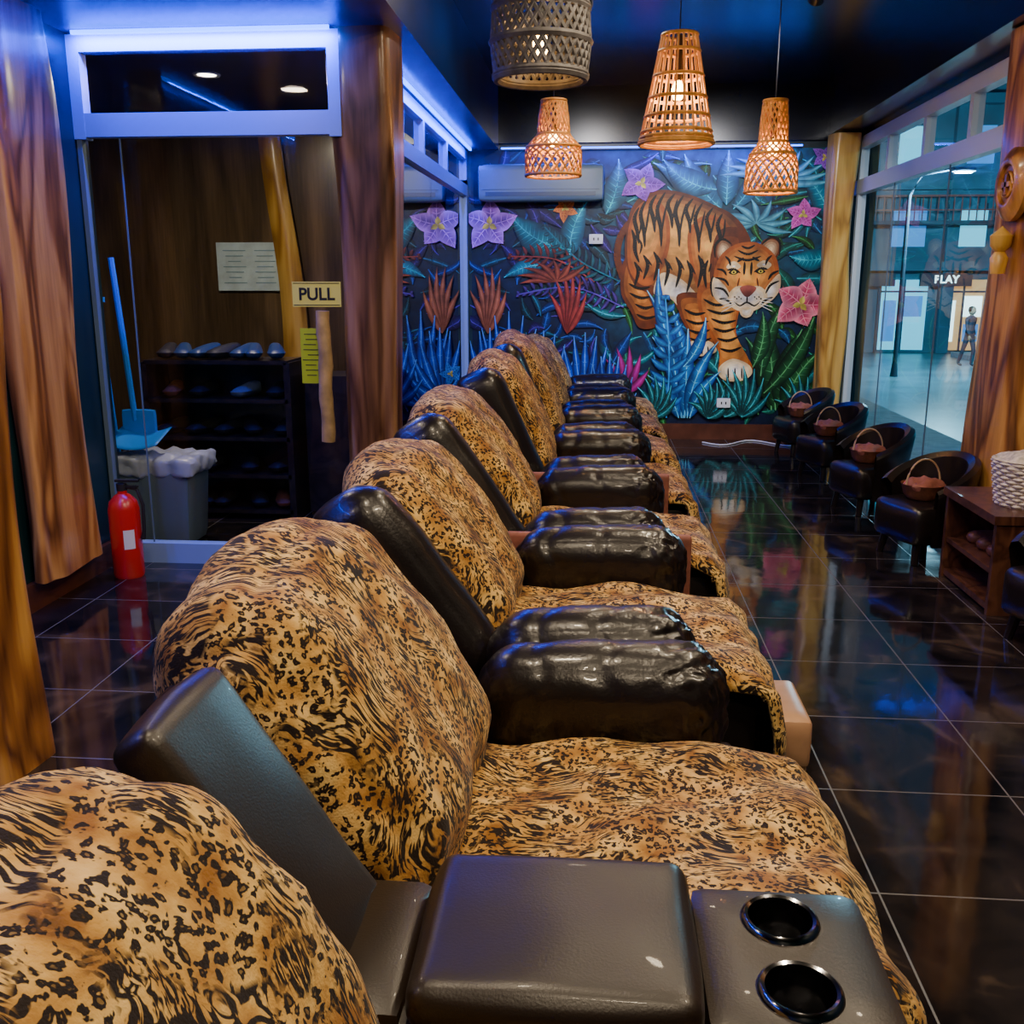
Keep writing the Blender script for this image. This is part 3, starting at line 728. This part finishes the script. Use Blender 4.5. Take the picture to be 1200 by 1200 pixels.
for k in range(11): 
    a=math.radians(190+k*17); mu.leaf((905,212),(905+66*math.cos(a),212+38*math.sin(a)),9,4,(.05,.40,.5),(.35,.95,.98),8)
for k in range(9):
    a=math.radians(140+k*30); mu.leaf((885,262),(885+46*math.cos(a),262+30*math.sin(a)),8,3,(.05,.30,.4),(.30,.85,.9),8)
mu.frond((700,330),(600,300),12,20,12,(.15,.03,.04),(.50,.12,.10),5)
mu.frond((730,330),(640,265),-8,18,12,(.0,.08,.10),(.03,.30,.35),5)
mu.frond((735,360),(610,345),16,20,14,(.05,.0,.12),(.22,.12,.55),5)
for (b,t,w,bd) in (((915,480),(880,395),26,8),((920,480),(905,380),28,0),((925,480),(945,385),30,-6),((930,482),(968,410),28,-8),((900,485),(862,440),22,6),((955,485),(966,440),22,0),((905,460),(960,360),22,9),((900,440),(925,350),20,-6),((890,430),(898,365),20,6)):
    mu.leaf(b,t,w,bd,(.0,.05,.025),(.06,.32,.12),11,vein=9,vc=(.25,.65,.30))
for k in range(6):
    a=math.radians(-140+k*20); mu.leaf((668,392),(668+30*math.cos(a),392+78*math.sin(a)),8,3,(.30,.04,.06),(.80,.18,.14),7)
for k in range(7):
    a=math.radians(-200+k*26); mu.leaf((655,330),(655+48*math.cos(a),325+22*math.sin(a)),7,3,(.25,.05,.04),(.70,.22,.12),7)
for k in range(6):
    a=math.radians(-140+k*20); mu.leaf((572,392),(572+30*math.cos(a),392+82*math.sin(a)),9,3,(.35,.12,.06),(.80,.36,.20),7)
for k in range(6):
    a=math.radians(-160+k*26); mu.leaf((738,462),(738+34*math.cos(a),462+58*math.sin(a)),10,3,(.25,.0,.15),(.75,.05,.50),7)
mu.flower((664,243),16,5,(.8,.2,.05),(.95,.40,.12),rot=.4)
# ---- tiger
O=(.90,.40,.08);O2=(.52,.17,.03);OD=(.24,.07,.015);OH=(.98,.56,.16);CR=(.90,.70,.42);WH=(.97,.93,.84);K=(.010,.005,.003)
mu.stroke([(744,255),(730,275),(726,300),(733,325)],8,OD,False)
mu.form([(738,300),(762,300),(774,330),(768,352),(778,372),(772,384),(754,384),(744,366),(732,345),(731,318)],(752,335),O,OD)
mu.form([(737,262),(743,240),(758,226),(780,222),(808,228),(836,240),(858,252),(874,270),(882,294),(874,326),(858,346),(840,358),(820,370),(802,366),(788,346),(766,344),(746,332),(735,300)],(800,264),OH,OD,7)
mu.form([(738,270),(748,242),(768,232),(784,254),(786,292),(772,328),(756,334),(740,314)],(760,268),OH,O2,5)
mu.form([(808,270),(826,252),(850,260),(862,288),(856,330),(838,352),(822,340),(810,304)],(832,288),OH,O2,5)
mu.form([(778,320),(800,326),(820,344),(834,360),(822,372),(806,366),(790,350),(770,344)],(802,346),WH,CR)
mu.form([(842,272),(860,266),(872,276),(866,330),(850,352),(838,340),(834,304)],(852,308),O2,OD,3)
mu.form([(798,345),(828,345),(842,368),(838,388),(846,402),(842,414),(822,417),(810,408),(812,390),(802,370)],(824,375),O,OD)
mu.form([(824,335),(862,332),(870,362),(868,388),(878,410),(890,430),(884,442),(862,445),(850,436),(850,415),(838,392),(824,366)],(854,370),OH,O2,5)
mu.form([(852,428),(866,420),(884,426),(890,436),(880,445),(860,446),(850,438)],(869,434),WH,CR)
mu.form([(812,402),(828,398),(842,402),(846,412),(830,417),(813,415)],(828,408),WH,CR)
for q in (861,869,877): mu.stroke([(q,430),(q+1,444)],2,K)
for q in (821,829,836): mu.stroke([(q,405),(q+1,416)],1.8,K)
for (x,y,l,b) in ((750,242,44,-5),(759,232,58,-7),(770,227,46,-7),(780,224,66,-9),(791,226,42,-8),(801,228,62,-9),(812,232,42,-8),(823,237,60,-8),(835,243,42,-7),(846,250,42,-5),(742,268,40,4)):
    mu.stroke([(x,y),(x+b,y+l*.3),(x+b*.7+2,y+l*.65),(x+b+6,y+l)],5.0,K)
    mu.stroke([(x+3,y+l*.15),(x+b+8,y+l*.45),(x+b+6,y+l*.75)],2.6,K)
for (x,y,l,b) in ((756,298,30,6),(768,294,36,6),(781,302,34,5),(794,300,38,6),(807,304,40,6),(820,298,40,5),(832,304,34,-4),(746,306,30,5),(840,322,26,-3)):
    mu.stroke([(x,y),(x+b,y+l*.4),(x+b*.2,y+l)],4.4,K)
    mu.stroke([(x+4,y+4),(x+b+5,y+l*.45)],2.2,K)
for (a,b_) in (((740,332),(766,336)),((741,343),(768,347)),((748,356),(772,358)),((750,368),(774,370)),((828,350),(856,356)),((832,362),(866,364)),((838,373),(868,375)),((841,384),(868,384)),((846,396),(872,394)),((850,408),(876,406)),((806,362),(832,366)),((808,374),(836,376)),((812,386),(838,386)),((814,396),(840,396))):
    mu.stroke([a,((a[0]+b_[0])/2,(a[1]+b_[1])/2+4),b_],3.6,K)
def hd(p): return (p[0]+1,p[1]+3)
def Hp(l): return [hd(p) for p in l]
mu.form(Hp([(839,287),(845,276),(857,282),(858,296),(848,306),(840,300)]),hd((848,290)),CR,OD); mu.form(Hp([(890,284),(901,275),(912,280),(911,296),(901,304)]),hd((902,289)),CR,OD)
mu.stroke(Hp([(839,300),(838,285),(846,277),(857,283)]),3.4,K); mu.stroke(Hp([(891,284),(902,275),(912,281),(912,297)]),3.4,K)
mu.form(Hp([(842,302),(852,289),(866,282),(884,281),(900,289),(910,302),(913,322),(906,340),(894,350),(884,362),(868,362),(856,350),(844,342),(838,324)]),hd((876,312)),OH,O2,6)
mu.form(Hp([(838,322),(850,330),(858,342),(864,356),(850,354),(838,342)]),hd((850,342)),WH,CR); mu.form(Hp([(914,318),(905,326),(896,340),(890,356),(905,350),(915,336)]),hd((903,340)),WH,CR)
mu.form(Hp([(868,300),(876,296),(884,300),(888,318),(890,334),(878,338),(866,334),(866,318)]),hd((877,316)),OH,O,4)
mu.form(Hp([(856,342),(866,332),(878,334),(891,332),(901,341),(899,353),(886,361),(878,359),(869,361),(858,354)]),hd((878,344)),WH,CR)
mu.form(Hp([(852,310),(860,303),(869,309),(861,314)]),hd((861,309)),WH,CR,1); mu.form(Hp([(887,308),(895,302),(904,307),(897,313)]),hd((895,307)),WH,CR,1)
for c in ((862,319),(893,318)):
    sg=1 if c[0]>877 else -1
    mu.stroke([(c[0]-8,c[1]+(1 if sg>0 else -2.5)),(c[0],c[1]-3.5),(c[0]+8,c[1]+(-2.5 if sg>0 else 1))],3.2,K)
    mu.blob([(c[0]-6,c[1]+.5),(c[0]-1,c[1]-3),(c[0]+5.5,c[1]),(c[0],c[1]+3)],K); mu.blob([(c[0]-3,c[1]),(c[0],c[1]-2.4),(c[0]+3,c[1]),(c[0],c[1]+2.2)],(.80,.62,.10)); mu.blob([(c[0]-1.2,c[1]),(c[0],c[1]-1.5),(c[0]+1.2,c[1]),(c[0],c[1]+1.4)],K)
mu.stroke(Hp([(868,322),(866,333)]),2,OD); mu.stroke(Hp([(888,322),(890,333)]),2,OD)
mu.blob(Hp([(869,334),(878,331),(888,334),(883,342),(878,345),(873,342)]),(.60,.20,.14),(.22,.06,.05)); mu.stroke(Hp([(878,344),(878,351)]),2,K); mu.stroke(Hp([(863,350),(870,355),(878,351),(887,355),(894,349)]),2.2,K)
mu.form(Hp([(870,358),(878,359),(887,357),(884,366),(878,369),(872,366)]),hd((878,362)),WH,CR,2)
for pts in ([(864,290),(876,295),(888,290)],[(868,285),(876,288),(884,284)],[(860,297),(876,302),(892,297)],[(864,304),(872,299)],[(890,303),(881,298)],[(850,297),(855,302),(857,309)],[(904,296),(899,301),(897,308)],[(841,312),(849,314),(853,320)],[(839,322),(851,325),(856,332)],[(839,334),(850,336),(857,345)],[(913,314),(905,318),(901,325)],[(914,326),(904,331),(899,341)],[(845,347),(854,348),(861,354)],[(908,345),(900,348),(894,354)],[(873,303),(873,320)],[(881,303),(881,320)]):
    mu.stroke(Hp(pts),3.0,K)
for i in range(4):
    mu.stroke(Hp([(866,347+i*2),(848,348+i*5)]),.8,WH); mu.stroke(Hp([(891,347+i*2),(909,347+i*5)]),.8,WH)
    mu.stroke(Hp([(863+i*2.5,344+i%2*2),(864+i*2.5,345.5+i%2*2)]),1.5,K,False); mu.stroke(Hp([(886+i*2.5,344+i%2*2),(887+i*2.5,345.5+i%2*2)]),1.5,K,False)
for (b,t,w,bd) in (((808,490),(770,395),20,10),((810,490),(792,360),20,8),((812,490),(812,385),20,0),((815,490),(848,400),18,-8),((818,490),(852,435),18,-6),((805,490),(766,440),18,6),((800,450),(762,340),16,8),((800,420),(775,315),16,-8),((808,430),(832,372),15,6)):
    mu.leaf(b,t,w,bd,B0,(.05,.48,.95),11,vein=7,vc=(.3,.8,1))
mu.frond((790,490),(784,350),4,26,10,B0,(.08,.50,.95),9)
for (cx,cy,h) in ((598,480,115),(575,470,85),(640,478,90),(690,480,90),(720,485,70)):
    for k in range(9):
        a=math.radians(-160+k*17.5); mu.leaf((cx,cy),(cx+h*.5*math.cos(a),cy+h*math.sin(a)),13,6*(k-4)/4,(.0,.03,.26),(.03,.20,.95),9,vein=5,vc=(.2,.5,1))
for (cx,cy,h) in ((860,488,50),(880,488,60),(945,488,50),(775,490,50),(840,490,44)):
    for k in range(7):
        a=math.radians(-155+k*21); mu.leaf((cx,cy),(cx+h*.6*math.cos(a),cy+h*math.sin(a)),10,4,(.0,.08,.08),(.05,.38,.40),8,vein=4)
mu.flower((575,262),32,5,(.35,.08,.6),(.72,.36,.95),rot=-1.57,wf=.72)
mu.flower((752,214),25,5,(.35,.05,.5),(.64,.22,.80),rot=-1.2,wf=.72)
mu.flower((937,252),19,5,(.7,.05,.45),(.88,.26,.70),rot=-1.57,wf=.7)
mu.flower((941,356),31,5,(.80,.08,.24),(.95,.42,.50),rot=-1.3,wf=.85)
mu.flower((957,186),16,5,(.25,.05,.5),(.50,.20,.80),rot=0)
mu.flower((562,440),14,5,(.0,.1,.5),(.1,.4,.9),rot=0)
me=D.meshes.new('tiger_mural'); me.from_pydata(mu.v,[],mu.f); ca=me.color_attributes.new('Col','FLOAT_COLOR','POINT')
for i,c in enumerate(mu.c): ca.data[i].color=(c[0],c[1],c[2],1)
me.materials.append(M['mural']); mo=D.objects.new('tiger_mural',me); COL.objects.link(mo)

# ---------------------------------------------------------------- street outside
box('road',(XR+.12,-2,-1.1),(40,60,-1.0),'asph')
box('sidewalk',(XR+.12,3,-1.0),(3.6,14,-.05),'kerb')
box('far_kerb',(11.9,18,-1.0),(13.4,34.5,-.85),'kerb')
bd=empty('shop_building',(0,36,-.99)); b=MB(); b.box((15,3,6),(12,3,6)); 
for z in (2.95,5.6,8.3): b.box((15,-.15,z),(12,.3,.15))
for x in range(4,27,4): b.box((x,-.1,5),(.2,.2,5))
b.obj('facade',['bld'],bd,False)
b=MB(); wr=random.Random(3)
for i in range(11):
    x=4.6+i*2
    b.box((x,-.05,1.3),(.8,.04,1.2),[0,1,2,0,3][i%5])
    b.box((x-.45,-.10,1.1),(.22,.02,.7),wr.choice([1,2,0])); b.box((x+.35,-.10,1.6),(.30,.02,.35),wr.choice([1,3,2])); b.box((x+.35,-.10,.7),(.25,.02,.3),wr.choice([2,0]))
    for z in (4.2,6.9): b.box((x,-.05,z),(.55,.04,.6),wr.choice([2,2,0]))
b.obj('shop_windows',['shop','shopw','shopb','shopy'],bd,False)
b=MB()
for i in range(11):
    x=4.6+i*2
    b.box((x,-.14,1.3),(.03,.03,1.2)); b.box((x-.82,-.12,1.3),(.05,.03,1.25)); b.box((x,-.12,2.1),(.8,.03,.03))
b.obj('mullions',['slate'],bd,False)
b=MB()
for i in range(11):
    x=4.6+i*2
    b.box((x,-1.0,5.2),(1.0,.03,.03)); b.box((x,-1.0,4.75),(1.0,.03,.02))
    for q in range(8): b.box((x-.9+q*.25,-1.0,4.8),(.015,.02,.4))
b.obj('balcony_railing',['rail'],bd,False)
b=MB(); b.box((15,-.6,4.35),(12,.5,.06)); b.box((11.9,-.3,2.50),(.85,.08,.22)); b.box((9.4,-.3,2.50),(.8,.08,.22)); b.box((14.3,-.3,2.5),(.8,.08,.22)); b.obj('sign_boards_and_slab',['bld2'],bd,False)
text('sign_lettering','PLAY',(11.9,-.40,2.50),.36,'shopw',bd,bold=.008)
nbk=empty('corner_building',(17.5,24,-.99)); b=MB(); b.box((0,3,5),(3.5,3,5)); b.box((-3.6,0,3.0),(.3,3,.1)); b.obj('walls',['bld2'],nbk,False)
b=MB()
for q in range(3): b.box((-2.4+q*2.2,-.03,1.3),(.8,.04,1.1),q%2)
for q in range(3): b.box((-3.53,1+q*1.8,1.3),(.04,.6,1.1),(q+1)%2); b.box((-3.53,1+q*1.8,4.4),(.04,.5,.6),1)
b.obj('windows',['shop','shopb'],nbk,False)
lp=empty('street_lamp',(7.9,27,-1.0)); b=MB(); b.tube([(0,0,0),(0,0,.4),(0,0,4.6),(.25,-.1,5.1),(.9,-.4,5.2)],[.10,.06,.05,.04,.035],10); b.rbox((1.1,-.5,5.17),(.28,.12,.06),.04,(5,4,3)); b.obj('pole',['bld2'],lp)
b=MB(); b.box((1.1,-.5,5.10),(.2,.08,.01)); b.obj('lens',['shopw'],lp,False)
light('street_light','POINT',(1.1,-.5,4.95),3400,(.35,.8,1),lp,soft=.15)
lp_added=empty('street_lamp',(6.5,6.5,-1.0)); b=MB(); b.tube([(0,0,0),(0,0,.4),(0,0,4.9)],[.10,.06,.05],10); b.rbox((0,0,5.0),(.18,.18,.10),.05,(5,5,4)); b.obj('pole',['bld2'],lp_added)  # added lamp out of view, there to light the ground outside
light('street_light','POINT',(0,-.3,4.8),220,(.35,.8,1),lp_added,soft=.1)
for (px_,py_) in ((12.7,26),(12.9,31)):
    pt=empty('potted_plant',(px_,py_,-.85)); b=MB(); b.lathe([(0,0),(.3,0),(.4,.5),(.35,.5),(0,.45)],(0,0,0),16,mi=0)
    for k in range(30):
        a=k*2.4; l=.4+.4*(k%3)/2; b.grid(lambda i,j:(math.cos(a)*l*i*.8+(j-.5)*.14*math.sin(math.pi*i)*math.sin(a),math.sin(a)*l*i*.8-(j-.5)*.14*math.sin(math.pi*i)*math.cos(a),.5+1.0*i*(1-.2*i)+.1*(k%4)),5,2,mi=1)
    b.obj('pot_and_leaves',['kerb','plant'],pt)
# distant pedestrian, one skinned surface walking along the street
def skinned(name,verts,edges,rad,mat,parent,root=0):
    me=D.meshes.new(name); me.from_pydata(verts,edges,[]); me.materials.append(M[mat]); o=D.objects.new(name,me); COL.objects.link(o); o.parent=parent
    sk=o.modifiers.new('skin','SKIN'); sk.use_smooth_shade=True
    for i,r in enumerate(rad): me.skin_vertices[0].data[i].radius=r if isinstance(r,tuple) else (r,r); me.skin_vertices[0].data[i].use_root=(i==root)
    ss=o.modifiers.new('sub','SUBSURF'); ss.levels=2; ss.render_levels=2
    return o
pd=empty('pedestrian',(10.9,30.2,-1.0),math.radians(35))
skinned('body_and_clothes',[(0,0,.95),(0,0,1.15),(0,0,1.38),(0,0,1.50),(.10,0,.88),(.11,-.10,.50),(.11,-.06,.08),(.11,-.22,.05),(-.10,0,.88),(-.11,.10,.50),(-.11,.22,.10),(-.11,.08,.05),(.20,0,1.40),(.24,.08,1.14),(.25,.0,.92),(-.20,0,1.40),(-.24,-.06,1.14),(-.25,-.16,.94)],
 [(0,1),(1,2),(2,3),(0,4),(4,5),(5,6),(6,7),(0,8),(8,9),(9,10),(10,11),(2,12),(12,13),(13,14),(2,15),(15,16),(16,17)],
 [(.15,.11),(.14,.10),(.17,.11),(.055,.055),.09,.062,.045,.035,.09,.062,.045,.035,.06,.045,.035,.06,.045,.035],'shirt',pd)
hb=MB()
def fhd(p,u,d):
    q=Vector(p)
    if u[1]<-.7 and abs(u[0])<.3 and abs(u[2]+.1)<.25: q.y-=.02
    return q
hb.rbox((0,-.01,1.63),(.075,.095,.115),.073,(10,10,12),0,fhd,mi=0)
hb.rbox((0,.012,1.66),(.083,.095,.10),.08,(8,8,8),0,None,mi=1); hb.tube([(0,0,1.48),(0,0,1.56)],.05,10,mi=0)
for sx in (-1,1):
    hx_,hy_,hz_=(.25,.0,.90) if sx>0 else (-.25,-.17,.92)
    hb.rbox((hx_,hy_,hz_-.04),(.016,.035,.045),.014,(4,4,5),0,None,mi=0)
    for q,fl_ in enumerate((.060,.070,.066,.052)):
        fy=hy_-.027+q*.018; hb.tube([(hx_,fy,hz_-.07),(hx_-.004*sx,fy,hz_-.07-fl_*.6),(hx_-.014*sx,fy,hz_-.07-fl_)],[.009,.008,.006],6,mi=0)
    hb.tube([(hx_,hy_-.03,hz_-.03),(hx_-.01*sx,hy_-.055,hz_-.06),(hx_-.012*sx,hy_-.06,hz_-.085)],[.011,.009,.007],6,mi=0)
hb.obj('head_and_hands',['skin','ink'],pd)

# world
w=D.worlds.new('world'); C.scene.world=w; w.use_nodes=True
bg=w.node_tree.nodes['Background']; bg.inputs[0].default_value=(.02,.13,.26,1); bg.inputs[1].default_value=.7

# camera
cam=D.cameras.new('camera'); cam.sensor_width=36; cam.lens=36*1150/1200; cam.clip_start=.02
co=D.objects.new('camera',cam); COL.objects.link(co); co.location=(0,0,1.5)
co.rotation_euler=(math.radians(90-13.3),0,math.radians(4.84)); C.scene.camera=co
